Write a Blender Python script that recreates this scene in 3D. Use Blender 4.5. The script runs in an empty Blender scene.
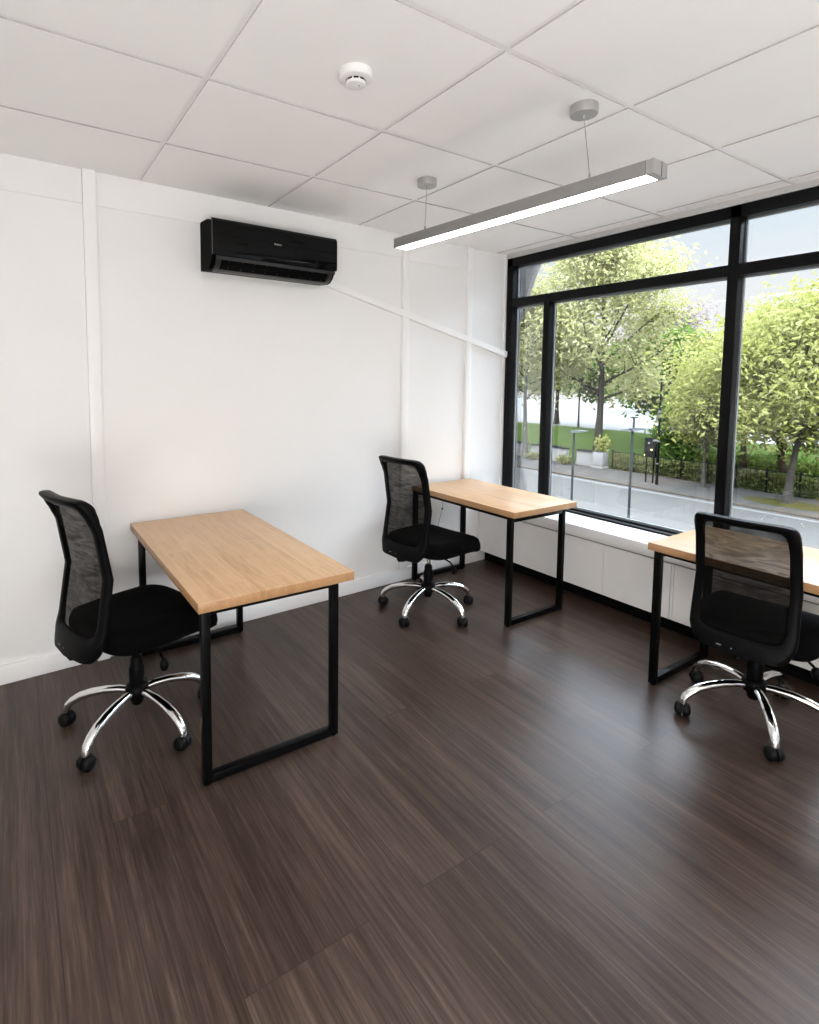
import bpy, bmesh, math, random
from mathutils import Vector, Matrix, noise
R = math.radians
scene = bpy.context.scene
COL = scene.collection

# ------------------------------------------------------------------ materials
def new_mat(name):
    m = bpy.data.materials.new(name); m.use_nodes = True
    nt = m.node_tree; b = nt.nodes['Principled BSDF']
    return m, nt, b
def ramp(nt, stops):
    r = nt.nodes.new('ShaderNodeValToRGB')
    e = r.color_ramp.elements
    while len(e) < len(stops): e.new(0.5)
    for el, (p, c) in zip(e, stops):
        el.position = p; el.color = (*c, 1) if len(c) == 3 else c
    return r
def coords(nt, scale=(1,1,1), kind='Object', rot=(0,0,0)):
    t = nt.nodes.new('ShaderNodeTexCoord'); mp = nt.nodes.new('ShaderNodeMapping')
    mp.inputs['Scale'].default_value = scale; mp.inputs['Rotation'].default_value = rot
    nt.links.new(t.outputs[kind], mp.inputs['Vector'])
    return mp.outputs['Vector']
def noise_tex(nt, vec, scale, detail=4, rough=.55, dist=0):
    n = nt.nodes.new('ShaderNodeTexNoise')
    n.inputs['Scale'].default_value = scale; n.inputs['Detail'].default_value = detail
    n.inputs['Roughness'].default_value = rough; n.inputs['Distortion'].default_value = dist
    nt.links.new(vec, n.inputs['Vector'])
    return n
def bump(nt, b, src, strength=.1, dist=.002):
    bp = nt.nodes.new('ShaderNodeBump'); bp.inputs['Strength'].default_value = strength; bp.inputs['Distance'].default_value = dist
    nt.links.new(src, bp.inputs['Height']); nt.links.new(bp.outputs['Normal'], b.inputs['Normal'])
def mixc(nt, fac, a, bcol, blend='MIX'):
    mx = nt.nodes.new('ShaderNodeMix'); mx.data_type = 'RGBA'; mx.blend_type = blend
    for sock, v in ((mx.inputs['Factor'], fac), (mx.inputs['A'], a), (mx.inputs['B'], bcol)):
        if hasattr(v, 'links') or hasattr(v, 'is_output'): nt.links.new(v, sock)
        elif isinstance(v, (tuple, list)): sock.default_value = (*v, 1)
        else: sock.default_value = v
    return mx.outputs['Result']
def math_node(nt, op, a, b=None, c=None):
    n = nt.nodes.new('ShaderNodeMath'); n.operation = op
    for s, v in zip(n.inputs, (a, b, c)):
        if v is None: continue
        if hasattr(v, 'is_output'): nt.links.new(v, s)
        else: s.default_value = v
    return n.outputs[0]
def simple(name, col, rough=.5, metal=0, var=.08, scale=8, bmp=0, spec=.5, coat=0):
    m, nt, b = new_mat(name)
    n = noise_tex(nt, coords(nt), scale)
    r = ramp(nt, [(0.3, tuple(c*(1-var) for c in col)), (0.7, tuple(min(1, c*(1+var)) for c in col))])
    nt.links.new(n.outputs['Fac'], r.inputs['Fac']); nt.links.new(r.outputs['Color'], b.inputs['Base Color'])
    b.inputs['Roughness'].default_value = rough; b.inputs['Metallic'].default_value = metal
    b.inputs['Specular IOR Level'].default_value = spec; b.inputs['Coat Weight'].default_value = coat
    if bmp:
        n2 = noise_tex(nt, coords(nt), scale*30, 3); bump(nt, b, n2.outputs['Fac'], bmp)
    return m
def emit(name, col, s):
    m, nt, b = new_mat(name)
    b.inputs['Base Color'].default_value = (*col, 1)
    b.inputs['Emission Color'].default_value = (*col, 1); b.inputs['Emission Strength'].default_value = s
    return m

M = {}
M['wall'] = simple('white_wall_paint', (0.8750,0.8680,0.8620), .55, var=.012, scale=1.5, bmp=.03, spec=.3)
M['ceil'] = simple('ceiling_tile', (0.9400,0.9300,0.9220), .8, var=.012, scale=2, spec=.2)
M['tile_shade'] = simple('tile_edge_shade', (.5,.485,.475), .9, spec=.1)  # grey tile sides paint in the thin shadow line along the grid
M['grid'] = simple('ceiling_grid_white', (0.9000,0.8900,0.8850), .7, var=.01)
M['trim'] = simple('white_gloss_trim', (0.9150,0.9100,0.9050), .35, var=.01)
M['strip'] = simple('grey_edge_strip', (.52,.515,.51), .5, var=.02)
M['sill'] = simple('white_sill', (.92,.918,.915), .3, var=.01)
M['panelw'] = simple('white_panel', (.87,.86,.85), .4, var=.015)
M['gap'] = simple('dark_gap', (.02,.02,.02), .8)
M['plinth'] = simple('black_plinth', (.004,.004,.004), .7, spec=.04)
M['frame'] = simple('black_window_frame', (.0035,.0037,.0042), .33, var=.1, spec=.12)
M['steel_edge'] = simple('grey_glazing_seal', (.32,.34,.36), .35, metal=.6)
M['blackmetal'] = simple('black_powder_coat', (.0025,.0025,.0027), .34, var=.1, scale=30, spec=.09)
M['plastic'] = simple('black_plastic', (.0025,.0025,.0027), .45, var=.1, scale=20, spec=.07)
M['fabric'] = simple('black_fabric', (.0022,.0022,.0024), .95, var=.25, scale=60, bmp=.2, spec=.05)
M['chrome'] = simple('chrome', (.82,.82,.82), .09, metal=1, var=.02)
M['rubber'] = simple('caster_black', (.004,.004,.0043), .45, spec=.14)
M['acgloss'] = simple('black_gloss', (.003,.003,.0032), .05, var=.02, spec=.16)
M['acbody'] = simple('black_satin', (.0015,.0015,.0015), .5, var=.05, spec=.02)
M['acgrey'] = simple('dark_grey_gloss', (.02,.019,.019), .28, var=.05, spec=.4)
M['badge'] = simple('badge_silver', (.55,.55,.55), .3)
M['alu'] = simple('grey_aluminium', (.29,.283,.28), .42, metal=.35, var=.02)
M['alulight'] = simple('light_grey_metal', (.40,.39,.385), .4, metal=.3, var=.02)
M['wire'] = simple('steel_wire', (.35,.35,.35), .3, metal=.8)
M['lens'] = emit('led_diffuser', (1,.985,.96), 11)
M['fill_up'] = emit('fill_uplight', (1,.985,.965), 62)  # added upward glow on the unseen pendants, for ceiling bounce
M['white_plastic'] = simple('white_plastic', (.82,.81,.8), .4, var=.01)
M['slot'] = simple('slot_black', (.002,.002,.002), .8, spec=.05)
M['tag'] = simple('white_tag', (.8,.8,.8), .6)
M['cord'] = simple('grey_cord', (.35,.35,.35), .5)

def wood_floor():
    m, nt, b = new_mat('dark_wood_floor')
    # planks run along y
    v = coords(nt, rot=(0,0,R(90)))
    br = nt.nodes.new('ShaderNodeTexBrick')
    br.offset = .37; br.offset_frequency = 3
    br.inputs['Scale'].default_value = 1; br.inputs['Brick Width'].default_value = 2.1; br.inputs['Row Height'].default_value = .19
    br.inputs['Mortar Size'].default_value = .0018; br.inputs['Mortar Smooth'].default_value = .3
    br.inputs['Color1'].default_value = (0,0,0,1); br.inputs['Color2'].default_value = (1,1,1,1); br.inputs['Mortar'].default_value = (.5,.5,.5,1)
    nt.links.new(v, br.inputs['Vector'])
    # per plank offset of the grain
    t = nt.nodes.new('ShaderNodeTexCoord'); vm = nt.nodes.new('ShaderNodeVectorMath'); vm.operation = 'MULTIPLY_ADD'
    vm.inputs[1].default_value = (3.1, 5.3, 1); nt.links.new(br.outputs['Color'], vm.inputs[0]); nt.links.new(t.outputs['Object'], vm.inputs[2])
    mp = nt.nodes.new('ShaderNodeMapping'); mp.inputs['Scale'].default_value = (1, .028, 1); nt.links.new(vm.outputs[0], mp.inputs['Vector'])
    g1 = noise_tex(nt, mp.outputs['Vector'], 70, 6, .68, .5)
    mp2 = nt.nodes.new('ShaderNodeMapping'); mp2.inputs['Scale'].default_value = (1, .03, 1); nt.links.new(vm.outputs[0], mp2.inputs['Vector'])
    g2 = noise_tex(nt, mp2.outputs['Vector'], 150, 4, .75)
    mp3 = nt.nodes.new('ShaderNodeMapping'); mp3.inputs['Scale'].default_value = (1, .045, 1); nt.links.new(vm.outputs[0], mp3.inputs['Vector'])
    g3 = noise_tex(nt, mp3.outputs['Vector'], 15, 3, .55)
    a = math_node(nt, 'MULTIPLY', g1.outputs['Fac'], .44); a2 = math_node(nt, 'MULTIPLY_ADD', g2.outputs['Fac'], .40, a)
    a3 = math_node(nt, 'MULTIPLY_ADD', g3.outputs['Fac'], .30, a2)
    pl = nt.nodes.new('ShaderNodeSeparateColor'); nt.links.new(br.outputs['Color'], pl.inputs[0])
    a4 = math_node(nt, 'MULTIPLY_ADD', pl.outputs[0], .07, a3)
    r = ramp(nt, [(.40, (.014,.0082,.0061)), (.54, (.034,.0212,.0160)), (.65, (.060,.0398,.0305)), (.82, (.125,.087,.068))])
    nt.links.new(a4, r.inputs['Fac'])
    seam = mixc(nt, math_node(nt, 'MULTIPLY', br.outputs['Fac'], .7), r.outputs['Color'], (.018,.0125,.010))
    nt.links.new(seam, b.inputs['Base Color'])
    rr = math_node(nt, 'MULTIPLY_ADD', g1.outputs['Fac'], .16, .25)
    nt.links.new(rr, b.inputs['Roughness']); b.inputs['Specular IOR Level'].default_value = .25
    h = math_node(nt, 'MULTIPLY_ADD', br.outputs['Fac'], -1.5, g2.outputs['Fac'])
    bump(nt, b, h, .10, .001)
    return m
M['floor'] = wood_floor()

def desk_wood():
    m, nt, b = new_mat('oak_desktop')
    v = coords(nt, rot=(0,0,R(90)))
    br = nt.nodes.new('ShaderNodeTexBrick'); br.offset = .43; br.offset_frequency = 2
    br.inputs['Scale'].default_value = 1; br.inputs['Brick Width'].default_value = .92; br.inputs['Row Height'].default_value = .096
    br.inputs['Mortar Size'].default_value = .0016; br.inputs['Mortar Smooth'].default_value = .5
    br.inputs['Color1'].default_value = (0,0,0,1); br.inputs['Color2'].default_value = (1,1,1,1); br.inputs['Mortar'].default_value = (.5,.5,.5,1)
    nt.links.new(v, br.inputs['Vector'])
    t = nt.nodes.new('ShaderNodeTexCoord'); vm = nt.nodes.new('ShaderNodeVectorMath'); vm.operation = 'MULTIPLY_ADD'
    vm.inputs[1].default_value = (2.3, 4.1, 0); nt.links.new(br.outputs['Color'], vm.inputs[0]); nt.links.new(t.outputs['Object'], vm.inputs[2])
    mp = nt.nodes.new('ShaderNodeMapping'); mp.inputs['Scale'].default_value = (1, .09, 1); nt.links.new(vm.outputs[0], mp.inputs['Vector'])
    g1 = noise_tex(nt, mp.outputs['Vector'], 30, 5, .6, 1.0)
    g2 = noise_tex(nt, mp.outputs['Vector'], 130, 3, .6)
    vo = nt.nodes.new('ShaderNodeTexVoronoi'); mp3 = nt.nodes.new('ShaderNodeMapping'); mp3.inputs['Scale'].default_value = (9, 4.2, 1)
    nt.links.new(vm.outputs[0], mp3.inputs['Vector']); nt.links.new(mp3.outputs['Vector'], vo.inputs['Vector'])
    knot = ramp(nt, [(0.0, (.55,.55,.55)), (.10, (1,1,1))]); nt.links.new(vo.outputs['Distance'], knot.inputs['Fac'])
    pl = nt.nodes.new('ShaderNodeSeparateColor'); nt.links.new(br.outputs['Color'], pl.inputs[0])
    a = math_node(nt, 'MULTIPLY', g1.outputs['Fac'], .55); a2 = math_node(nt, 'MULTIPLY_ADD', g2.outputs['Fac'], .22, a)
    a3 = math_node(nt, 'MULTIPLY_ADD', pl.outputs[0], .13, a2)
    r = ramp(nt, [(.3, (.50,.30,.155)), (.46, (.61,.385,.21)), (.62, (.68,.45,.265)), (.75, (.73,.51,.32))])
    nt.links.new(a3, r.inputs['Fac'])
    c = mixc(nt, .6, r.outputs['Color'], knot.outputs['Color'], 'MULTIPLY')
    c2 = mixc(nt, math_node(nt, 'MULTIPLY', br.outputs['Fac'], .7), c, (.74,.54,.35))
    nt.links.new(c2, b.inputs['Base Color']); b.inputs['Roughness'].default_value = .38; b.inputs['Specular IOR Level'].default_value = .45
    bump(nt, b, g2.outputs['Fac'], .05, .001)
    return m
M['oak'] = desk_wood()
M['oak_shade'] = desk_wood()
M['oak_shade'].name = 'oak_edge_shade'  # oak copy darkened to paint shade onto the desktop edges
for n_ in M['oak_shade'].node_tree.nodes:
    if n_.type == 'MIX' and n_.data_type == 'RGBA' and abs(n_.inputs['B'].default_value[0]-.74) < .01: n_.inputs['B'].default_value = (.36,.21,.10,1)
for n_ in M['oak_shade'].node_tree.nodes:
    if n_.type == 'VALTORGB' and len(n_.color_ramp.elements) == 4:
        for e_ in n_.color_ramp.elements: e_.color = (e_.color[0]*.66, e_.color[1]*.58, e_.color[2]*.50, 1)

def mesh_fabric():
    m, nt, b = new_mat('black_mesh_fabric')
    out = nt.nodes['Material Output']
    b.inputs['Base Color'].default_value = (.0035,.0034,.0033,1); b.inputs['Roughness'].default_value = .9; b.inputs['Specular IOR Level'].default_value = .05
    # two stretched net layers: their weave drifts in and out of step (moire bands)
    v = coords(nt)
    mp = nt.nodes.new('ShaderNodeMapping'); mp.inputs['Rotation'].default_value = (R(38),0,0); mp.inputs['Scale'].default_value = (1,1,4.2)
    nt.links.new(v, mp.inputs['Vector'])
    n = noise_tex(nt, mp.outputs['Vector'], 8.5, 3, .5, 1.6)
    rp = ramp(nt, [(.34, (.3,.3,.3)), (.66, (1,1,1))]); nt.links.new(n.outputs['Fac'], rp.inputs['Fac'])
    f = math_node(nt, 'MULTIPLY_ADD', rp.outputs['Color'], .15, .02)
    tr = nt.nodes.new('ShaderNodeBsdfTransparent'); tr.inputs['Color'].default_value = (1,.97,.94,1)
    mx = nt.nodes.new('ShaderNodeMixShader')
    nt.links.new(f, mx.inputs[0]); nt.links.new(b.outputs[0], mx.inputs[1]); nt.links.new(tr.outputs[0], mx.inputs[2])
    nt.links.new(mx.outputs[0], out.inputs['Surface'])
    return m
M['mesh'] = mesh_fabric()

def glass():
    m, nt, b = new_mat('window_glass'); out = nt.nodes['Material Output']
    tr = nt.nodes.new('ShaderNodeBsdfTransparent'); tr.inputs['Color'].default_value = (.985,.99,.99,1)
    gl = nt.nodes.new('ShaderNodeBsdfGlossy'); gl.inputs['Roughness'].default_value = .01
    lw = nt.nodes.new('ShaderNodeFresnel'); lw.inputs['IOR'].default_value = 1.5
    f = math_node(nt, 'MULTIPLY', lw.outputs[0], .75)
    mx = nt.nodes.new('ShaderNodeMixShader')
    nt.links.new(f, mx.inputs[0]); nt.links.new(tr.outputs[0], mx.inputs[1]); nt.links.new(gl.outputs[0], mx.inputs[2])
    nt.links.new(mx.outputs[0], out.inputs['Surface'])
    return m
M['glass'] = glass()

def leaf(name, c1, c2, c3, sc=.5):
    m, nt, b = new_mat(name); out = nt.nodes['Material Output']
    n = noise_tex(nt, coords(nt), sc, 3); wn = nt.nodes.new('ShaderNodeTexWhiteNoise')
    g = nt.nodes.new('ShaderNodeNewGeometry'); nt.links.new(g.outputs['Random Per Island'], wn.inputs['Vector'])
    f = math_node(nt, 'MULTIPLY_ADD', g.outputs['Random Per Island'], .5, math_node(nt, 'MULTIPLY', n.outputs['Fac'], .5))
    r = ramp(nt, [(.2, c1), (.5, c2), (.8, c3)]); nt.links.new(f, r.inputs['Fac'])
    df = nt.nodes.new('ShaderNodeBsdfDiffuse'); tl = nt.nodes.new('ShaderNodeBsdfTranslucent')
    nt.links.new(r.outputs['Color'], df.inputs[0]); nt.links.new(r.outputs['Color'], tl.inputs[0])
    mx = nt.nodes.new('ShaderNodeMixShader'); mx.inputs[0].default_value = .5
    nt.links.new(df.outputs[0], mx.inputs[1]); nt.links.new(tl.outputs[0], mx.inputs[2])
    nt.links.new(mx.outputs[0], out.inputs['Surface'])
    return m
M['leaf_yellow'] = leaf('leaf_yellow_green', (0.228,0.226,0.085), (0.300,0.298,0.133), (0.365,0.362,0.212))
M['leaf_bright'] = leaf('leaf_bright_green', (0.154,0.166,0.038), (0.211,0.219,0.067), (0.258,0.259,0.113))
M['leaf_green'] = leaf('leaf_mid_green', (0.030,0.067,0.009), (0.062,0.112,0.020), (0.108,0.154,0.034))
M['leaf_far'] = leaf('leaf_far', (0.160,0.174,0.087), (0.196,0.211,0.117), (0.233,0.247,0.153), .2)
M['leaf_brown'] = leaf('twigs_brown_purple', (0.153,0.124,0.115), (0.194,0.162,0.153), (0.231,0.200,0.184), .3)
M['hedge'] = leaf('hedge_leaf', (0.064,0.078,0.022), (0.126,0.142,0.046), (0.228,0.199,0.091), .8)
M['bark'] = simple('bark', (0.0220,0.0180,0.0145), .9, var=.35, scale=3, bmp=.5, spec=.0)
M['barkgrey'] = simple('bark_grey', (0.0440,0.0400,0.0340), .9, var=.25, scale=3, bmp=.4, spec=.0)
M['moss'] = simple('mossy_bark', (0.0500,0.0520,0.0150), .9, var=.3, scale=4, spec=.0)
M['asphalt'] = simple('asphalt', (0.0500,0.0487,0.0465), .8, var=.06, scale=1.2, bmp=.3, spec=.0)
M['pavement'] = simple('pavement', (0.0420,0.0405,0.0390), .85, var=.06, scale=1.5, spec=.0)
M['kerb'] = simple('kerb_stone', (0.0450,0.0400,0.0340), .85, var=.1, scale=3, spec=.0)
M['whiteline'] = simple('road_paint', (0.0900,0.0900,0.0900), .7, var=.04, spec=.0)
M['bank'] = simple('lawn', (0.0210,0.0320,0.0085), .9, var=.3, scale=2.5, bmp=.5, spec=.0)
M['path'] = simple('pale_path', (0.0850,0.0840,0.0830), .8, var=.04, scale=.3, spec=.0)
M['soil'] = simple('soil_grass', (0.0340,0.0330,0.0120), .95, var=.3, scale=6, spec=.0)
M['railing'] = simple('dark_railing', (0.0060,0.0065,0.0060), .6, spec=.05)
M['postgrey'] = simple('teal_grey_post', (0.0180,0.0240,0.0260), .45, metal=.3, spec=.1)
M['lamphead'] = simple('pale_lamp_head', (0.0600,0.0700,0.0730), .35, spec=.1)
M['dark'] = simple('dark_metal_outdoor', (0.0025,0.0030,0.0030), .5, spec=.03)
M['yellow'] = simple('yellow_label', (.6,.55,.2), .6)
M['whitewash'] = simple('whitewashed_wall', (0.1400,0.1360,0.1300), .9, var=.12, scale=2.2, spec=.0)
M['coping'] = simple('grey_coping', (0.0160,0.0160,0.0160), .85, spec=.0)
M['facade'] = simple('facade_render', (0.2000,0.1960,0.2000), .9, var=.04, spec=.0)

# ------------------------------------------------------------------ geometry helpers
class MB:
    def __init__(s): s.bm = bmesh.new()
    def box(s, x0, x1, y0, y1, z0, z1, bev=0, mi=0, mat=None):
        r = bmesh.ops.create_cube(s.bm, size=1)
        vs = r['verts']
        for v in vs:
            v.co = Vector(((x0+x1)/2+v.co.x*(x1-x0), (y0+y1)/2+v.co.y*(y1-y0), (z0+z1)/2+v.co.z*(z1-z0)))
        fs = set(f for v in vs for f in v.link_faces)
        for f in fs: f.material_index = mi
        if bev:
            es = set(e for v in vs for e in v.link_edges)
            rb = bmesh.ops.bevel(s.bm, geom=list(es), offset=bev, segments=2, profile=.5, affect='EDGES')
            vs = list(set(v for f in rb['faces'] for v in f.verts) | set(v for v in vs if v.is_valid))
            for f in rb['faces']: f.material_index = mi
        if mat is not None:
            for v in vs: v.co = mat @ v.co
        return s
    def tube(s, pts, rad, seg=12, cap=True, flat=1.0, up=None, mi=0):
        """swept tube; rad number or list; flat scales the cross-section along the binormal"""
        pts = [Vector(p) for p in pts]; n = len(pts)
        rr = rad if isinstance(rad, (list, tuple)) else [rad]*n
        rings = []; prev = None
        for i, p in enumerate(pts):
            t = (pts[min(i+1, n-1)]-pts[max(i-1, 0)]).normalized()
            if up is not None:
                a = Vector(up)
                if abs(a.dot(t)) > .98: a = prev if prev is not None else Vector((1, 0, 0))
            else:
                a = prev if prev is not None else (Vector((0,0,1)) if abs(t.z) < .9 else Vector((1,0,0)))
            side = t.cross(a).normalized(); nn = side.cross(t).normalized(); prev = nn
            rings.append([s.bm.verts.new(p+side*(math.cos(q)*rr[i])+nn*(math.sin(q)*rr[i]*flat)) for q in [2*math.pi*k/seg for k in range(seg)]])
        for a, b in zip(rings, rings[1:]):
            for k in range(seg):
                f = s.bm.faces.new((a[k], a[(k+1)%seg], b[(k+1)%seg], b[k])); f.material_index = mi
        if cap:
            f = s.bm.faces.new(list(reversed(rings[0]))); f.material_index = mi
            f = s.bm.faces.new(rings[-1]); f.material_index = mi
        return s
    def lathe(s, prof, seg=28, axis='z', loc=(0,0,0), mi=0):
        loc = Vector(loc); rings = []
        def P(r, h, a):
            c, d = r*math.cos(a), r*math.sin(a)
            return loc + (Vector((c, d, h)) if axis == 'z' else Vector((c, h, d)) if axis == 'y' else Vector((h, c, d)))
        for r, h in prof:
            if r < 1e-6: rings.append([s.bm.verts.new(P(0, h, 0))])
            else: rings.append([s.bm.verts.new(P(r, h, 2*math.pi*k/seg)) for k in range(seg)])
        for a, b in zip(rings, rings[1:]):
            for k in range(seg):
                k2 = (k+1) % seg
                if len(a) == 1 and len(b) == 1: continue
                if len(a) == 1: f = s.bm.faces.new((a[0], b[k], b[k2]))
                elif len(b) == 1: f = s.bm.faces.new((a[k], b[0], a[k2]))
                else: f = s.bm.faces.new((a[k], b[k], b[k2], a[k2]))
                f.material_index = mi
        return s
    def prism(s, poly, axis, a, b, mi=0):
        """poly: list of 2D points, extruded along axis from a to b"""
        def P(u, v, w): return Vector((w,u,v)) if axis == 'x' else Vector((u,w,v)) if axis == 'y' else Vector((u,v,w))
        A = [s.bm.verts.new(P(u,v,a)) for u, v in poly]; B = [s.bm.verts.new(P(u,v,b)) for u, v in poly]
        n = len(poly)
        fs = [s.bm.faces.new(A), s.bm.faces.new(list(reversed(B)))]
        for k in range(n): fs.append(s.bm.faces.new((A[k], B[k], B[(k+1)%n], A[(k+1)%n])))
        for f in fs: f.material_index = mi
        return s
    def build(s, name, mats, parent=None, smooth=35, loc=None, fix=True):
        if fix: bmesh.ops.recalc_face_normals(s.bm, faces=s.bm.faces)
        me = bpy.data.meshes.new(name); s.bm.to_mesh(me); s.bm.free()
        for m in (mats if isinstance(mats, (list, tuple)) else [mats]): me.materials.append(m)
        if smooth:
            me.shade_smooth(); me.set_sharp_from_angle(angle=R(smooth))
        o = bpy.data.objects.new(name, me); COL.objects.link(o)
        if parent is not None: o.parent = parent
        if loc is not None: o.location = loc
        return o
def tag(o, label=None, cat=None, group=None, kind=None):
    for k, v in (('label', label), ('category', cat), ('group', group), ('kind', kind)):
        if v: o[k] = v
    return o
def empty(name, loc=(0,0,0), rz=0):
    o = bpy.data.objects.new(name, None); COL.objects.link(o)
    o.location = loc; o.rotation_euler = (0,0,rz); o.empty_display_size = .1
    return o
KIDS = {}
def children(o): return [c for c in list(COL.objects) if c.parent == o]
def copy_tree(o, parent=None):
    c = o.copy(); COL.objects.link(c); c.parent = parent
    for ch in children(o): copy_tree(ch, c)
    return c

# ------------------------------------------------------------------ room constants
HC = 2.6545                                # ceiling grid underside
WA = math.atan(.0414); WY = .108           # the AC wall is very slightly out of square
def wall_y(x): return WY + .0414*x
WM = Matrix.Translation((0, WY, 0)) @ Matrix.Rotation(WA, 4, 'Z')   # wall frame: x along the wall, -y into the room
X0, Y0 = -5.5, -5.2                         # far corners behind the camera
def wallobj(o): o.matrix_world = WM; return o

# floor, ceiling, walls
tag(MB().box(X0-.1, .02, Y0-.1, .3, -.12, 0).build('floor', M['floor'], smooth=0), kind='structure')
c = MB()
ax = [-5.22,-4.49,-3.76,-3.03,-2.26,-1.565,-.858,-.13]; by = [-5.0,-4.28,-3.56,-2.84,-2.70+.0,-1.986,-1.267,-.61,]
by = [-4.86,-4.14,-3.42,-2.70,-1.986,-1.267,-.61]
c.box(X0-.1, .12, Y0-.1, .3, HC+.006, HC+.16, mi=1)
c.bm.normal_update(); hw = .0115
ex = [X0-.05]+ax+[.10]; ey = [Y0-.05]+by+[.28]
for xa, xb in zip(ex, ex[1:]):
    for ya, yb in zip(ey, ey[1:]): c.box(xa+hw, xb-hw, ya+hw, yb-hw, HC, HC+.0062, mi=2)
c.bm.normal_update()
for fc in c.bm.faces:
    if fc.material_index == 2 and abs(fc.normal.z) > .5: fc.material_index = 0
tag(c.build('ceiling', [M['ceil'], M['grid'], M['tile_shade']], smooth=0), kind='structure')
# AC wall, with the raised band at its head
w = MB().box(X0-.1, .098, 0, .12, -.1, HC+.1)
tag(wallobj(w.build('wall_left', M['wall'], smooth=0)), kind='structure')
tag(MB().box(X0-.1, X0, Y0, .3, -.1, HC+.1).build('wall_far', M['wall'], smooth=0), kind='structure')
tag(MB().box(X0-.1, .3, Y0-.1, Y0, -.1, HC+.1).build('wall_back', M['wall'], smooth=0), kind='structure')
# trims on the AC wall
def wtrim(n, x0, x1, d, z0, z1, bev=.002):
    t = MB().box(x0, x1, -d, 0, z0, z1, bev)
    return tag(wallobj(t.build('trim_%d' % n, M['wall' if n in (4, 5, 6) else 'trim'])), kind='structure')
wtrim(1, -3.315, -3.252, .03, .0, HC)
wtrim(2, -1.165, -1.103, .028, .105, HC)
wtrim(3, -.488, -.43, .028, .105, HC)
wtrim(4, -3.252, -1.166, .009, 2.482, HC, .001)
wtrim(5, -1.102, -.489, .009, 2.472, HC, .001)
wtrim(6, X0, -3.316, .009, 2.482, HC, .001)
b_ = MB().box(X0, -.20, -.014, 0, 0, .1, .003)
tag(wallobj(b_.build('baseboard_left', M['trim'])), kind='structure')
# slim jamb trim next to the window
tag(MB().box(-.02, .0, .0935, .112, .54, HC, .002).build('trim_7', M['trim']), kind='structure')

# ------------------------------------------------------------------ window wall
YE = -5.2
FR = .1                                     # frame depth
FZ0, FZ1 = .505, 2.618
win = empty('window_1', (0,0,0)); tag(win, kind='structure')
f = MB()
uy = [(.092,.03), (-.305,-.362), (-1.668,-1.728), (-3.30,-3.36), (-4.9,-4.96)]
TZ = (2.205, 2.275)
f.box(0, FR, YE, .092, 2.545, FZ1, .003)                 # head
f.box(0, FR, YE, .092, FZ0, FZ0+.05, .003)              # bottom rail
f.box(.04, FR, YE, .092, FZ0+.045, FZ0+.064, .003)
f.box(.002, FR, YE, .092, *TZ, .003)                     # transom
for i, (a_, b2) in enumerate(uy):
    top = 2.27 if i == 1 else FZ1
    f.box(0, FR, b2, a_, FZ0, top, .003)
    # glazing bead step
f_o = f.build('frame', M['frame'], win)
# seal strips that catch the light along the glass
s_ = MB()
for i, (a_, b2) in enumerate(uy[:-1]):
    nxt = uy[i+1][0]
    for (z0, z1) in ((FZ0+.064, TZ[0]), (TZ[1], 2.545)):
        if i == 1 and z0 > 2: continue
        hi = b2; lo = uy[2][0] if (i == 0 and z0 > 2) else nxt
        s_.box(.062, .078, hi-.010, hi, z0, z1); s_.box(.062, .078, lo, lo+.010, z0, z1)
        s_.box(.062, .078, lo, hi, z0, z0+.010); s_.box(.062, .078, lo, hi, z1-.010, z1)
s_.build('glazing_seal', M['steel_edge'], win, smooth=0)
for i in range(4):
    hi, lo = uy[i][1], uy[i+1][0]
    if i != 0:
        MB().box(.078, .084, lo, hi, FZ0+.064, TZ[0]).build('pane', M['glass'], win, smooth=0)
    else:
        MB().box(.078, .084, lo, hi, FZ0+.064, TZ[0]).build('pane', M['glass'], win, smooth=0)
for hi, lo in ((uy[0][1], uy[2][0]), (uy[2][1], uy[3][0]), (uy[3][1], uy[4][0])):
    MB().box(.078, .084, lo, hi, TZ[1], 2.545).build('pane', M['glass'], win, smooth=0)
# white strip between the window head and the ceiling, wall under the window
tag(MB().box(-.012, FR, Y0, .11, FZ1, HC+.01, .002).build('trim_8', M['strip']), kind='structure')
tag(MB().box(.0, .14, Y0, .2, -.1, .505).build('wall_right', M['wall'], smooth=0), kind='structure')
tag(MB().box(-.29, .0, Y0, wall_y(-.14)-.002, .468, .541, .004).build('window_sill', M['sill']), kind='structure')
# boxed panels below the sill with dark gaps
pnl = MB(); e = [.09, -1.113, -1.572, -1.59, -2.80, -4.0, Y0]
pnl.box(-.262, -.003, Y0, wall_y(-.14)-.004, .104, .468, mi=1)
for a_, b2 in zip(e, e[1:]): pnl.box(-.277, -.262, b2+.0015, a_-.0015, .1, .449, .001, mi=0)
pnl.box(-.274, -.262, Y0, .08, .456, .4675, mi=0)
tag(pnl.build('wall_panel', [M['panelw'], M['gap']], smooth=0), kind='structure')
tag(MB().box(-.20, -.01, Y0, wall_y(-.14)-.02, 0.0, .104).build('baseboard_right', M['plinth'], smooth=0), kind='structure')
# ventilation grille in the boxing
gr = MB(); gr.box(-.282, -.2772, -2.52, -2.282, .17, .252, .001)
vg = gr.build('vent_grille', M['panelw']); tag(vg, 'pale vent grille in the white panel, half behind the chair seat by the window', 'vent')
sl = MB()
for k in range(12):
    y = -2.298-k*.0185; sl.box(-.2835, -.2821, y-.005, y, .182, .24)
sl.build('slot', M['gap'], vg, smooth=0)

# arched facade reveal outside, top left corner of the window
arc = [(.55,2.75), (-.06,2.75), (-.025,2.605), (.03,2.49), (.083,2.37), (.135,2.27), (.172,2.158), (.25,2.0), (.55,1.9)]
tag(MB().prism(arc, 'x', .25, .30).build('wall_outside', M['facade'], smooth=0), kind='structure')

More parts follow.
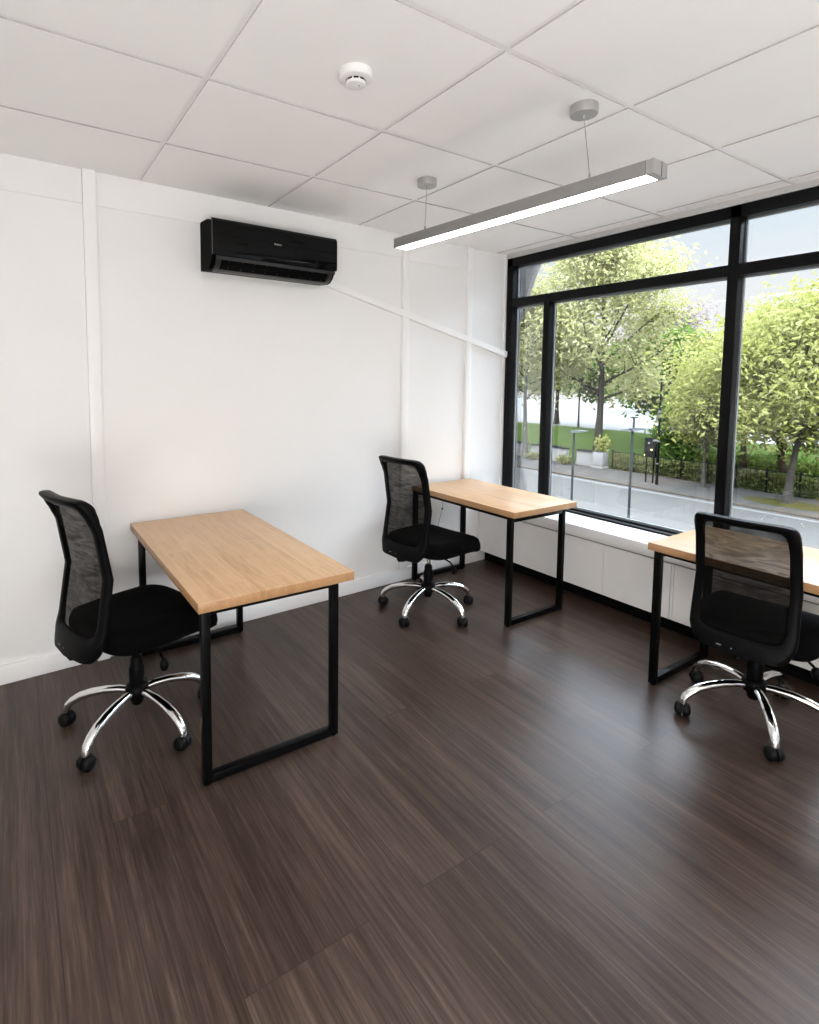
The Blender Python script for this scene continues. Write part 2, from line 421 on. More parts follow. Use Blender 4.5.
# ------------------------------------------------------------------ desks
def make_desk(name, x0, x1, y0, y1, il, ir, inf, inb):
    root = empty(name, ((x0+x1)/2, (y0+y1)/2, 0)); hx, hy = (x1-x0)/2, (y1-y0)/2
    T = .034
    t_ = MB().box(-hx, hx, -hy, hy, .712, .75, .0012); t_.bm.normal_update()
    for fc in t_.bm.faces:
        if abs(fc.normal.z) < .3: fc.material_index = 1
    t_.build('desktop', [M['oak'], M['oak_shade']], root)
    lxs = (-hx+il, hx-ir); lys = (-hy+inf, hy-inb); h = T/2
    lh = MB().box(-h, h, -h, h, .006, .712, .003); leg = None
    ft = MB().lathe([(0,0),(.013,0),(.014,.006),(0,.006)], 12)
    for y in lys:
        for x in lxs:
            if leg is None:
                leg = l = lh.build('leg', M['blackmetal'], root); fo = ft.build('foot_pad', M['rubber'], leg)
            else:
                l = leg.copy(); COL.objects.link(l); l.parent = root
                q = fo.copy(); COL.objects.link(q); q.parent = l
            l.location = (x, y, 0)
        MB().box(lxs[0]+h, lxs[1]-h, -h, h, .006, .006+T, .003).build('floor_rail', M['blackmetal'], root, loc=(0, y, 0))
        MB().box(lxs[0]+h, lxs[1]-h, -h, h, .712-T, .712, .003).build('top_rail', M['blackmetal'], root, loc=(0, y, 0))
    for x in lxs:
        MB().box(-h*.6, h*.6, lys[0]+h, lys[1]-h, .712-.02, .712, .002).build('side_rail', M['blackmetal'], root, loc=(x, 0, 0))
    return root
d1 = make_desk('work_desk', -3.122, -2.454, -1.372, -.036, .042, .064, .068, .09)
tag(d1, 'oak topped desk on black square legs, standing free with its end against the white wall', 'desk', 'oak desks with black frames')
d2 = make_desk('work_desk', -1.052, -.44, -1.003, .042, .016, .092, .046, .03)
tag(d2, 'oak topped desk in the room corner, one side along the window sill', 'desk', 'oak desks with black frames')
d3 = make_desk('work_desk', -.944, -.335, -2.96, -1.795, .036, .05, .05, .04)
tag(d3, 'oak topped desk by the window, partly behind a chair, cut off by the picture edge', 'desk', 'oak desks with black frames')
# thin cable hanging under the corner desk
cb = MB()
cb.tube([(-.70,.035,.709), (-.705,.05,.66), (-.722,.052,.58), (-.73,.05,.522), (-.755,.048,.45), (-.775,.048,.38), (-.79,.05,.30), (-.80,.05,.18), (-.80,.05,.103)], .0022, 8)
co = cb.build('power_cable', M['cord']); tag(co, 'thin grey cable hanging below the corner desk in front of the wall', 'cable')
MB().lathe([(0,-.008),(.006,-.006),(.0075,0),(.006,.006),(0,.008)], 12, loc=(-.729,.05,.525)).build('inline_switch', M['plastic'], co)

# ------------------------------------------------------------------ office chair
def prof(z):      # backrest side profile: local x at height z
    pts = [(.395,-.264),(.45,-.246),(.53,-.226),(.62,-.207),(.70,-.197),(.77,-.197),(.84,-.209),(.90,-.228),(.95,-.246),(.99,-.262),(1.04,-.290)]
    if z <= pts[0][0]: return pts[0][1]
    for (a, xa), (b, xb) in zip(pts, pts[1:]):
        if z <= b:
            t = (z-a)/(b-a); t = t*t*(3-2*t)*.5+t*.5; return xa+(xb-xa)*t
    return pts[-1][1]
def halfw(z):
    pts = [(.40,.178),(.48,.201),(.58,.208),(.68,.203),(.78,.198),(.88,.199),(1.02,.196)]
    if z <= pts[0][0]: return pts[0][1]
    for (a, xa), (b, xb) in zip(pts, pts[1:]):
        if z <= b:
            t = (z-a)/(b-a); return xa+(xb-xa)*t
    return pts[-1][1]
ZB, ZT = .402, 1.035
def back_point(u, z, off=0):   # u in -1..1 across, off along the outward normal
    w = halfw(z)
    lat = .034*(1-u*u)
    return Vector((prof(z)-lat+off, u*w, z))
def loop_pts(inset, n=72):
    """rounded-rectangle loop around the back, in (y, z)"""
    out = []
    for k in range(n):
        a = 2*math.pi*k/n
        c_, s2 = math.cos(a), math.sin(a); p = .17
        u = math.copysign(abs(c_)**p, c_); v = math.copysign(abs(s2)**p, s2)
        zc, hz = (ZB+ZT)/2, (ZT-ZB)/2-inset[1]
        z = zc+v*hz; w = halfw(z)-inset[0]
        y = u*w
        out.append((y, z))
    return out
def on_back(y, z, off=0):
    return back_point(max(-1, min(1, y/halfw(z))), z, off)

def make_chair():
    root = empty('office_chair')
    # seat cushion
    s = MB(); n = 48
    def outline(a, k):
        c_, d_ = math.cos(a), math.sin(a); p = .42
        x = math.copysign(abs(c_)**p, c_)*.274*k+.046; y = math.copysign(abs(d_)**p, d_)*.252*k
        if x < .046: y *= 1-.05*((.046-x)/.274)**2
        return x, y
    levels = [(.80,.404),(.93,.408),(.985,.422),(1.0,.444),(.99,.472),(.95,.492),(.86,.505),(.65,.511),(.4,.510),(.15,.509)]
    rings = []
    for k, z in levels:
        ring = []
        for i in range(n):
            x, y = outline(2*math.pi*i/n, k)
            dr = -.030*max(0, (x-.13)/.15)**2 + .012*max(0, (-.07-x)/.13)**2
            ring.append(s.bm.verts.new((x, y, z+dr+(.010*(abs(y)/.235)**2 if z > .48 else 0))))
        rings.append(ring)
    for a, b in zip(rings, rings[1:]):
        for i in range(n): s.bm.faces.new((a[i], a[(i+1)%n], b[(i+1)%n], b[i]))
    s.bm.faces.new(list(reversed(rings[0]))); s.bm.faces.new(rings[-1])
    seat = s.build('seat', M['fabric'], root, smooth=80)
    # seat mechanism
    sp = MB().box(-.12,.15,-.075,.075,.385,.413,.006); sp.box(-.05,.07,-.06,.06,.365,.386,.005)
    sp.build('seat_plate', M['plastic'], root)
    # tilt lever
    lv = MB().tube([(.0,-.06,.378),(.005,-.13,.372),(.008,-.185,.360),(.008,-.212,.338)], .006, 10).build('lever', M['plastic'], root)
    MB().lathe([(0,-.028),(.012,-.027),(.019,-.012),(.018,.006),(.009,.02),(0,.022)], 16, loc=(.008,-.220,.318)).build('lever_knob', M['plastic'], lv)
    # support arm from the plate to the back
    MB().tube([(-.05,0,.39),(-.15,0,.392),(-.235,0,.395),(-.272,0,.40),(-.282,0,.418),(-.284,0,.432)], [.03,.03,.028,.027,.026,.022], 12, flat=.45, up=(0,1,0)).build('back_support', M['plastic'], root)
    # backrest frame: swept ring
    fr = MB(); n = 96
    outer = loop_pts((0,0), n); inner = loop_pts((.042,.038), n); mid = loop_pts((.017,.018), n)
    rings = []
    for k in range(n):
        yo, zo = outer[k]; yi, zi = inner[k]
        zz = zo
        bot = max(0, 1-(zo-ZB)/.12); top = max(0, (zo-.93)/.082)
        ring = []
        sec = [(0,.0),(.06,.010),(.3,.015),(.7,.014),(.95,.008),(1,0),(.95,-.008),(.7,-.012),(.3,-.013),(.06,-.009)]
        if bot > 0:
            yi, zi = yi*(1-.03*bot), zi+.05*bot*(1 if zi < .6 else 0)
        for t, o in sec:
            y = yo+(yi-yo)*t; z = zo+(zi-zo)*t
            ring.append(fr.bm.verts.new(on_back(y, z, o*(1+.9*top+.5*bot))))
        rings.append(ring)
    m_ = len(rings[0])
    for k in range(n):
        a, b = rings[k], rings[(k+1)%n]
        for j in range(m_): fr.bm.faces.new((a[j], b[j], b[(j+1)%m_], a[(j+1)%m_]))
    frame = fr.build('backrest_frame', M['plastic'], root, smooth=60)
    # net
    mb = MB(); nu, nv = 24, 40
    il = loop_pts((.028,.03), 4)
    grid = []
    for j in range(nv+1):
        v = -1+2*j/nv
        row = []
        for i in range(nu+1):
            u = -1+2*i/nu
            # squircle map of the square onto the rounded loop
            k = 1-.06*(abs(u)**6)*(abs(v)**6)
            zc, hz = (ZB+ZT)/2, (ZT-ZB)/2-.03
            z = zc+v*k*hz; w = halfw(z)-.028
            row.append(mb.bm.verts.new(on_back(u*k*w, z, 0)))
        grid.append(row)
    for j in range(nv):
        for i in range(nu): mb.bm.faces.new((grid[j][i], grid[j][i+1], grid[j+1][i+1], grid[j+1][i]))
    mb.build('backrest_mesh', M['mesh'], root, smooth=180)
    # two small rivets on the frame
    p = on_back(.01, .432, -.017); q = on_back(.06, .432, -.017)
    MB().lathe([(0,-.003),(.003,-.002),(.003,.003),(0,.003)], 10, axis='x', loc=p).build('rivet', M['cord'], root)
    MB().box(q.x-.002, q.x+.002, q.y-.009, q.y+.009, q.z-.0014, q.z+.0014).build('maker_strip', M['cord'], root)
    # gas column
    MB().lathe([(0,.15),(.024,.15),(.025,.17),(.033,.185),(.034,.262),(.031,.276),(.028,.280),(.026,.312),(.018,.322),(0,.322)], 24).build('column_cover', M['plastic'], root)
    MB().lathe([(0,.31),(.0145,.31),(.0145,.385),(0,.385)], 18).build('gas_lift', M['chrome'], root)
    return root
def make_caster(base):
    # the caster's own origin is on the floor below its stem
    c = empty('caster'); c.parent = base
    MB().lathe([(0,.058),(.010,.058),(.010,.070),(0,.070)], 14).build('stem', M['chrome'], c)
    h = MB(); n = 14
    h.prism([(-.002+.034*math.cos(a), .0305+.034*math.sin(a)) for a in [R(-10+200*i/n) for i in range(n+1)]], 'y', -.004, .004)
    h.build('hood', M['rubber'], c)
    for sy in (-1, 1):
        wq = MB().lathe([(0,sy*.0045),(.024,sy*.0045),(.030,sy*.0065),(.0312,sy*.013),(.0298,sy*.022),(.0245,sy*.0295),(.014,sy*.0335),(0,sy*.0345)], 24, axis='y', loc=(-.004,0,.031))
        wq.build('wheel', M['rubber'], c, smooth=50)
    return c
def assemble(root, rot, casters):
    """legs, hub and five casters directly under the chair"""
    hub = MB().lathe([(0,.098),(.022,.098),(.026,.106),(.03,.13),(.046,.138),(.05,.146),(.05,.180),(.043,.191),(.03,.198),(0,.198)], 28).build('hub', M['plastic'], root)
    leg0 = MB().tube([(.035,0,.162),(.08,0,.166),(.14,0,.163),(.20,0,.152),(.25,0,.136),(.287,0,.114),(.308,0,.094),(.317,0,.075),(.318,0,.062)],
                     [.0170,.0185,.0195,.0205,.0212,.0210,.0200,.0185,.0175], 18, flat=.85, up=(0,0,1)).build('base_leg', M['chrome'], root, smooth=60)
    cas0 = make_caster(root)
    for k in range(5):
        if k == 0: l, cc = leg0, cas0
        else:
            l = leg0.copy(); COL.objects.link(l); l.parent = root
            cc = copy_tree(cas0, root)
        a = R(rot+72*k)
        l.rotation_euler = (0,0,a)
        cc.location = (.318*math.cos(a), .318*math.sin(a), 0); cc.rotation_euler = (0,0,R(casters[k]))
UPPER = {'seat','seat_plate','lever','back_support','backrest_frame','backrest_mesh','rivet','maker_strip'}
proto = make_chair(); assemble(proto, 0, [20,100,170,-120,-50])
def stem(o): return o.name.split('.')[0]
BACK = {'back_support','backrest_frame','backrest_mesh','rivet','maker_strip'}
def place(ch, x, y, yaw, base_rot, dz, back_scale, label, casters):
    ch.location = (x, y, 0); ch.rotation_euler = (0,0,R(yaw)); tag(ch, label, 'chair', 'black mesh office chairs')
    k = 0; kc = 0
    for c_ in children(ch):
        s = stem(c_)
        if s in UPPER: c_.location.z = dz
        if s in BACK: c_.scale.z = back_scale; c_.location.z = dz+.41*(1-back_scale)
        if s == 'gas_lift': c_.location.z = dz
        if s == 'base_leg': c_.rotation_euler.z = R(base_rot-yaw+72*k); k += 1
        if s == 'caster':
            a = R(base_rot-yaw+72*kc); c_.location = (.318*math.cos(a), .318*math.sin(a), 0)
            c_.rotation_euler.z = R(casters[kc]-yaw); kc += 1
CH = [(-3.233,-.76,18,5.75,.035,1.055,'black mesh office chair tucked under the free-standing desk, beside the white wall batten',(-20,40,120,-150,-60)),
      (-1.313,-.490,7.5,-13,.022,1.035,'black mesh office chair facing the corner desk, oak top showing through its net back',(30,80,190,-100,-130)),
      (-.797,-2.248,6,0,-.004,.945,'black mesh office chair seen from behind at the desk cut off by the picture edge',(10,120,-160,-120,-70))]
chairs = []
for i in range(3):
    ch = proto if i == 0 else copy_tree(proto)
    chairs.append(ch)
for ch, args in zip(chairs, CH): place(ch, *args)
# ------------------------------------------------------------------ air conditioner
ac = empty('air_conditioner', (0,0,0)); ac.matrix_world = WM
tag(ac, 'glossy black wall-mounted air conditioner high on the white wall', 'air conditioner')
AL, AR = -2.69, -1.872
body = [(0,2.205),(0,2.487),(-.12,2.482),(-.185,2.466),(-.198,2.45),(-.198,2.30),(-.188,2.262),(-.165,2.225),(-.135,2.203),(-.10,2.197)]
m = MB().prism(body, 'x', AL, AR); m.build('body', M['acbody'], ac, smooth=25)
fp = [(-.190,2.476),(-.2,2.473),(-.212,2.457),(-.214,2.44),(-.214,2.29),(-.21,2.270),(-.199,2.268),(-.199,2.452)]
m = MB().prism(fp, 'x', AL-.003, AR+.003); m.build('front_panel', M['acgloss'], ac, smooth=30)
# slanted grey lip, the dark outlet and its flap
lip = [(-.2005,2.267),(-.211,2.265),(-.207,2.245),(-.1985,2.248)]
MB().prism(lip, 'x', AL+.02, AR-.01).build('outlet_lip', M['acgrey'], ac, smooth=0)
def slant(t, o):    # along the curved underside
    ptsx = [(-.2,2.25),(-.188,2.226),(-.165,2.206),(-.13,2.194),(-.10,2.191)]
    i = min(3, int(t*4)); f_ = t*4-i
    return (ptsx[i][0]+(ptsx[i+1][0]-ptsx[i][0])*f_-o*.7, ptsx[i][1]+(ptsx[i+1][1]-ptsx[i][1])*f_-o*.7)
outlet = MB().prism([slant(0,0),slant(.25,.001),slant(.5,.001),slant(.62,.001),slant(.62,-.012),slant(.4,-.012),slant(0,-.01)], 'x', AL+.05, AR-.06).build('outlet', M['slot'], ac, smooth=0)
MB().prism([slant(.6,.003),slant(.75,.003),slant(.9,.003),slant(1,.003),slant(1,-.004),slant(.8,-.004),slant(.6,-.004)], 'x', AL+.03, AR-.03).build('flap', M['acgrey'], ac, smooth=40)
for k in range(9):
    x = AL+.10+k*.078; a_ = slant(.05,.002); b2 = slant(.5,.003)
    MB().prism([a_, b2, slant(.5,-.008), slant(.05,-.008)], 'x', x, x+.004).build('vane', M['acgrey'], outlet, smooth=0)
for xx in (AL+.022, AR-.055):
    e_ = MB().prism([slant(0,.002),slant(.25,.003),slant(.5,.003),slant(.8,.003),slant(.8,-.006),slant(.4,-.006),slant(0,-.008)], 'x', xx, xx+.03)
    e_.build('outlet_cheek', M['acgrey'], ac, smooth=40)
# tiny silver wordmark, too small to read: seven letter-sized strokes
bd = MB()
for k, hgt in enumerate((.011,.007,.007,.009,.007,.007,.007)):
    x = -2.312+k*.0068
    bd.box(x, x+.0024, -.2155, -.2138, 2.372, 2.372+hgt)
    bd.box(x, x+.0052, -.2155, -.2138, 2.372+(hgt*.45), 2.372+hgt*.45+.0018)
bd.build('badge', M['badge'], ac, smooth=0)
# sloping trunking from the air conditioner to the window
tr = MB(); L0, L1 = (-1.87, 2.235), (-.005, 1.80)
ang = math.atan2(L1[1]-L0[1], L1[0]-L0[0]); ln = math.hypot(L1[0]-L0[0], L1[1]-L0[1])
mt = Matrix.Translation((L0[0], 0, L0[1])) @ Matrix.Rotation(-ang, 4, 'Y')
tr.box(0, ln, -.036, -.0005, -.023, .023, .003, mat=mt)
t_ = wallobj(tr.build('cable_trunking', M['trim'])); tag(t_, 'white trunking sloping down the wall from the air conditioner to the window', 'trunking')
en = MB(); en.box(ln-.02, ln+.004, -.040, -.0005, -.027, .027, .002, mat=mt); en.build('end_cap', M['trim'], t_)

# ------------------------------------------------------------------ smoke detector
sd = empty('smoke_detector', (-2.600,-1.600,HC)); tag(sd, 'round white smoke detector on the ceiling', 'smoke detector')
MB().lathe([(0,.007),(.058,.007),(.0595,-.003),(.060,-.018),(.056,-.026),(.048,-.030),(0,-.030)], 40).build('body', M['white_plastic'], sd)
MB().lathe([(0,-.029),(.033,-.029),(.033,-.041),(0,-.041)], 32).build('sensor_core', M['white_plastic'], sd)
MB().lathe([(0,-.038),(.036,-.038),(.0365,-.042),(.033,-.047),(.02,-.0495),(0,-.050)], 32).build('cap', M['white_plastic'], sd)
st = MB()
for k in range(9):
    a = 2*math.pi*k/9
    st.box(.0325, .0345, -.0088, .0088, -.0378, -.031, mat=Matrix.Rotation(a, 4, 'Z'))
st.build('smoke_slots', M['slot'], sd, smooth=0)
MB().lathe([(0,-.0512),(.0018,-.0508),(.002,-.049),(0,-.049)], 8, loc=(.006,-.012,0)).build('indicator', M['slot'], sd)

# ------------------------------------------------------------------ pendant lights
def make_pendant():
    root = empty('pendant_light'); Lh = .728; hw_ = .052
    z0, z1 = 2.319, 2.371
    h = MB().box(-hw_, hw_, -Lh+.03, Lh-.004, z0+.008, z1, .002)
    h.box(-hw_, -hw_+.009, -Lh+.03, Lh-.004, z0, z0+.01); h.box(hw_-.009, hw_, -Lh+.03, Lh-.004, z0, z0+.01)
    h.build('housing', M['alu'], root)
    MB().box(-hw_+.009, hw_-.009, -Lh+.03, Lh-.008, z0+.0015, z0+.0085).build('diffuser', M['lens'], root, smooth=0)
    for y0, y1 in ((-Lh, -Lh+.029), (Lh-.0035, Lh)):
        MB().box(-hw_, hw_, y0, y1, z0, z1, .0015).build('end_cap', M['alulight'], root)
    MB().box(.006, .009, -Lh-.0006, -Lh+.004, z0, z1+.0004).build('end_seam', M['slot'], root, smooth=0)
    for y, xo in ((-.445,-.055), (.525,.010)):
        MB().lathe([(0,HC),(.052,HC),(.053,HC-.003),(.053,HC-.034),(.051,HC-.037),(0,HC-.037)], 36, loc=(xo,y,0)).build('canopy', M['alulight'], root)
        MB().tube([(xo,y,HC-.037),(0,y,z1+.03)], .0016, 8).build('cable', M['wire'], root)
        MB().lathe([(0,z1-.001),(.010,z1-.001),(.010,z1+.004),(.0045,z1+.007),(.004,z1+.034),(.002,z1+.036),(0,z1+.036)], 14, loc=(0,y,0)).build('cable_grip', M['wire'], root)
        MB().lathe([(0,HC-.036),(.006,HC-.036),(.005,HC-.048),(.002,HC-.052),(0,HC-.052)], 12, loc=(xo,y,0)).build('ceiling_grip', M['wire'], root)
    return root
p1 = make_pendant(); p1.location = (-1.698,-1.447,0); p1.rotation_euler.z = R(4)
tag(p1, 'long grey linear pendant light glowing white, hung on two wires below the ceiling', 'pendant light')
for i, (x, y) in enumerate(((-4.75,-4.1), (-3.25,-4.3), (-1.75,-4.2))):  # added pendants with upward glow, out of view, to brighten the room
    q = copy_tree(p1); q.location = (x, y, 0); q.rotation_euler.z = 0
    MB().box(-.038,.038,-.69,.69,2.3762,2.378).build('fill_strip', M['fill_up'], q, smooth=0)
    q['label'] = 'added grey linear pendant light, unseen behind the camera, brightening the room'; q['group'] = 'added fill pendants behind the camera'

# ------------------------------------------------------------------ outdoors
GZ = -3.1
def slab(name, x0, x1, y0, y1, z0, z1, m): return tag(MB().box(x0, x1, y0, y1, z0, z1).build(name, m, smooth=0), kind='structure')
slab('road', 3.0, 19.45, -40, 120, GZ-.3, GZ, M['asphalt'])
slab('road_marking', 18.92, 19.17, -40, 120, GZ, GZ+.006, M['whiteline'])
slab('kerb', 19.45, 19.75, -40, 120, GZ-.3, GZ+.07, M['kerb'])
slab('pavement', 19.75, 23.05, -40, 120, GZ-.3, GZ+.06, M['pavement'])
slab('kerb_near', 2.7, 3.0, -40, 120, GZ-.3, GZ+.07, M['kerb'])
slab('pavement_near', .3, 2.7, -40, 120, GZ-.3, GZ+.06, M['pavement'])
# lawn bank rising behind the railing, pale road beyond
bk = MB(); nx, ny = 22, 60; rows = []
rnd = random.Random(3)
for i in range(nx+1):
    t = i/nx; x = 23.05+t*11.5
    zz = GZ+.02+1.0*(t*t*(3-2*t))
    rows.append([bk.bm.verts.new((x, -30+j*2.2, zz+.05*noise.noise(Vector((x*.5, j*.7, 0))))) for j in range(ny+1)])
for a, b in zip(rows, rows[1:]):
    for j in range(ny): bk.bm.faces.new((a[j], b[j], b[j+1], a[j+1]))
tag(bk.build('lawn', M['bank'], smooth=60), kind='structure')
slab('path', 34.2, 95, -60, 180, GZ+.6, GZ+1.0, M['path'])
# grass patch round the big street tree
gp = MB(); gp.lathe([(0,.03),(.5,.03),(.85,.015),(1.05,0)], 26); g_ = gp.build('grass', M['soil']); g_.location = (21.15,5.3,GZ+.065); g_.scale = (.75,1.5,1)
tag(g_, 'worn yellow grass patch round the foot of the pavement tree', 'grass', kind='stuff')

# leaves and trees
def add_leaf(bm, p, s, rnd, droop=.3):
    d = Vector((rnd.uniform(-1,1), rnd.uniform(-1,1), rnd.uniform(-1,1)*.7-droop)).normalized()
    n = Vector((rnd.uniform(-1,1), rnd.uniform(-1,1), rnd.uniform(-.2,1))).normalized()
    w = d.cross(n)
    if w.length < .1: return
    w.normalize(); L = s*rnd.uniform(.7,1.35); W_ = L*.24
    nn = w.cross(d)
    a = bm.verts.new(p); b = bm.verts.new(p+d*L*.5+w*W_+nn*L*.08); c_ = bm.verts.new(p+d*L-nn*L*.10); e_ = bm.verts.new(p+d*L*.5-w*W_+nn*L*.08)
    bm.faces.new((a, b, c_)); bm.faces.new((a, c_, e_))
def grow(seed, height, trunk_h, spread, r0, nb, leafn, leafs, lean=(0,0), top=.15, clump=.5, upright=.9, inner=.35):
    """trunk mesh and crown mesh around the origin at the foot"""
    rnd = random.Random(seed); tb = MB(); lb = MB(); tips = []
    def curve(p, d, ln, r, lvl):
        n = 6; pts = [p]; rr = [r]; q = p.copy(); dd = d.copy()
        for i in range(n):
            dd = (dd+Vector((rnd.uniform(-1,1), rnd.uniform(-1,1), rnd.uniform(-.6,.9)))*(.16 if lvl else .05)).normalized()
            q = q+dd*ln/n; pts.append(q.copy()); rr.append(r*(1-.72*(i+1)/n))
        tb.tube(pts, rr, 8 if lvl < 2 else 5)
        return pts, rr, dd
    axis = Vector((lean[0], lean[1], 1)).normalized()
    n = 9; tp = []; tr_ = []; q = Vector((0,0,-.1))
    for i in range(n+1):
        t = i/n; tp.append(q.copy()); tr_.append(r0*(1.45 if i == 0 else 1.08 if i == 1 else 1-.8*t))
        q = q+(axis+Vector((rnd.uniform(-1,1), rnd.uniform(-1,1), 0))*.06)*(height*.8/n)
    tb.tube(tp, tr_, 12)
    def at(h):
        for i in range(n):
            if tp[i+1].z >= h:
                t = (h-tp[i].z)/(tp[i+1].z-tp[i].z); return tp[i].lerp(tp[i+1], t), tr_[i]+(tr_[i+1]-tr_[i])*t
        return tp[-1], tr_[-1]
    for k in range(nb):
        t = (k+.5)/nb; h = trunk_h+(height*.78-trunk_h)*t
        p, r = at(h); a = k*2.4+rnd.uniform(-.5,.5)
        el = upright*(.45+.8*t)
        d = Vector((math.cos(a), math.sin(a), el)).normalized()
        env = spread*(math.sin(math.pi*(.22+.70*t))**.8)
        pts, rr, dd = curve(p, d, env*rnd.uniform(.85,1.1), r*.55, 1)
        tips += [(pts[i], 1) for i in (3,4,5,6)]
        for j in range(5):
            i = rnd.choice((2,3,4,5)); a2 = rnd.uniform(0, 6.28)
            d2 = (dd+Vector((math.cos(a2), math.sin(a2), rnd.uniform(-.5,.8)))*.9).normalized()
            p2, r2, _ = curve(pts[i], d2, env*rnd.uniform(.3,.55), max(.012, rr[i]*.5), 2)
            tips += [(p2[i2], 1) for i2 in (2,4,6)]
    p, r = at(height*.8)
    for k in range(4):
        a = k*1.57+rnd.random(); pts, rr, dd = curve(p, Vector((math.cos(a)*.5, math.sin(a)*.5, 1)).normalized(), height*.2, r*.7, 1); tips += [(q_, 1) for q_ in pts[2:]]
    for k in range(leafn):
        c0, _ = rnd.choice(tips)
        g = Vector((rnd.gauss(0,1), rnd.gauss(0,1), rnd.gauss(0,.8)))*clump
        add_leaf(lb.bm, c0+g, leafs, rnd)
    return tb, lb
def tree(name, loc, label, group, mats, seed, **kw):
    tb, lb = grow(seed, **kw)
    t = empty(name, loc); tag(t, label, 'tree', group)
    tb.build('trunk', mats[0], t, smooth=60); lb.build('crown', mats[1], t, smooth=0, fix=False)
    return t
G1 = 'park trees beyond the street'
tree('tree', (24.2,15.6,GZ+.05), 'tall open yellow-green tree with dark branches behind the white wall pillar', G1, (M['bark'], M['leaf_yellow']), 11,
     height=14.5, trunk_h=3.4, spread=4.6, r0=.21, nb=19, leafn=17000, leafs=.27, clump=.62, lean=(.0,-.02))
tree('tree', (22.3,19.15,GZ+.05), 'grey trunked tree in front of the white wall, seen through the narrow pane', G1, (M['barkgrey'], M['leaf_yellow']), 5,
     height=10.5, trunk_h=3.3, spread=4.0, r0=.15, nb=12, leafn=10000, leafs=.27, clump=.65)
tree('tree', (21.2,5.40,GZ+.06), 'bushy bright green pavement tree with a grass patch round its foot', G1, (M['barkgrey'], M['leaf_bright']), 8,
     height=7.9, trunk_h=2.2, spread=3.3, r0=.135, nb=16, leafn=26000, leafs=.215, clump=.55, lean=(.02,-.10), upright=.55)
tree('tree', (21.9,8.75,GZ+.06), 'slender pavement tree beside the thick window mullion, bright green crown', G1, (M['barkgrey'], M['leaf_bright']), 21,
     height=5.5, trunk_h=2.2, spread=1.35, r0=.085, nb=12, leafn=8500, leafs=.2, clump=.45, upright=.5)
tree('tree', (25.2,7.0,GZ+.2), 'leaning tree with a mossy yellow bough behind the railing', G1, (M['bark'], M['leaf_bright']), 31,
     height=7.0, trunk_h=2.6, spread=3.0, r0=.17, nb=9, leafn=3600, leafs=.36, clump=.5, lean=(.05,.12), upright=.6)
mo = [o for o in COL.objects if o.parent and o.parent.get('label','').startswith('leaning tree')]
bo = MB().tube([(0,0,1.5),(-.15,.25,2.0),(-.35,.8,2.45),(-.5,1.5,2.85),(-.55,2.1,3.3),(-.5,2.5,3.7)], [.19,.17,.14,.12,.09,.04], 10); bo.build('mossy_bough', M['moss'], mo[0].parent, smooth=60)
tree('tree', (25.4,8.75,GZ+.2), 'straight dark trunked tree behind the railing next to the thick mullion', G1, (M['bark'], M['leaf_bright']), 37,
     height=7.6, trunk_h=2.6, spread=2.9, r0=.15, nb=9, leafn=3600, leafs=.36, clump=.5, upright=.6)
tree('tree', (31.5,15.6,GZ+.8), 'darker green tree behind the tall signal pole', G1, (M['bark'], M['leaf_green']), 41,
     height=7.0, trunk_h=1.2, spread=3.2, r0=.2, nb=11, leafn=4500, leafs=.42, clump=.5, upright=.6)
tree('tree', (27.0,11.9,GZ+.35), 'low dark green bushy tree behind the railing', G1, (M['bark'], M['leaf_green']), 43,
     height=3.2, trunk_h=.5, spread=1.9, r0=.12, nb=9, leafn=2600, leafs=.34, clump=.4, upright=.5)
tree('tree', (33.6,22.0,GZ+.98), 'mid green tree at the back edge of the lawn behind the tall open tree', G1, (M['bark'], M['leaf_green']), 47,
     height=6.0, trunk_h=2.3, spread=3.0, r0=.17, nb=10, leafn=3200, leafs=.42, clump=.5, upright=.6)
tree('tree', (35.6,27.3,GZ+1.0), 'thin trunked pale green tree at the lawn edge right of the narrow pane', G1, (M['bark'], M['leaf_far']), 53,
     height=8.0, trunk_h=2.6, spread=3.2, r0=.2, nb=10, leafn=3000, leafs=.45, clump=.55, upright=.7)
# hazy trees on the far side of the pale road
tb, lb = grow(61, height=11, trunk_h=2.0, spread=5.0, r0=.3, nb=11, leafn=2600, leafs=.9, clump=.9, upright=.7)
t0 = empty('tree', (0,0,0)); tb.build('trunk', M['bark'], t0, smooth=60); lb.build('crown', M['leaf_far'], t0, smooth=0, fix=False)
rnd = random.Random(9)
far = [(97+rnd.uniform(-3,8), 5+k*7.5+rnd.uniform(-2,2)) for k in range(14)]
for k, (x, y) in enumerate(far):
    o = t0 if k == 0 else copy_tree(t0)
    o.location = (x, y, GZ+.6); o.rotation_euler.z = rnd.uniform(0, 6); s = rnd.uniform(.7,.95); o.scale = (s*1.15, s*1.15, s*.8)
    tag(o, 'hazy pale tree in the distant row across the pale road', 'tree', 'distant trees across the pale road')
tb, lb = grow(71, height=12, trunk_h=2.0, spread=6.0, r0=.3, nb=14, leafn=5200, leafs=.5, clump=.7, upright=.9)
t1 = empty('tree', (60,32.0,GZ+.9)); tb.build('trunk', M['bark'], t1, smooth=60); lb.build('crown', M['leaf_brown'], t1, smooth=0, fix=False)
tag(t1, 'bare purplish brown tree in the distance between the green crowns', 'tree')

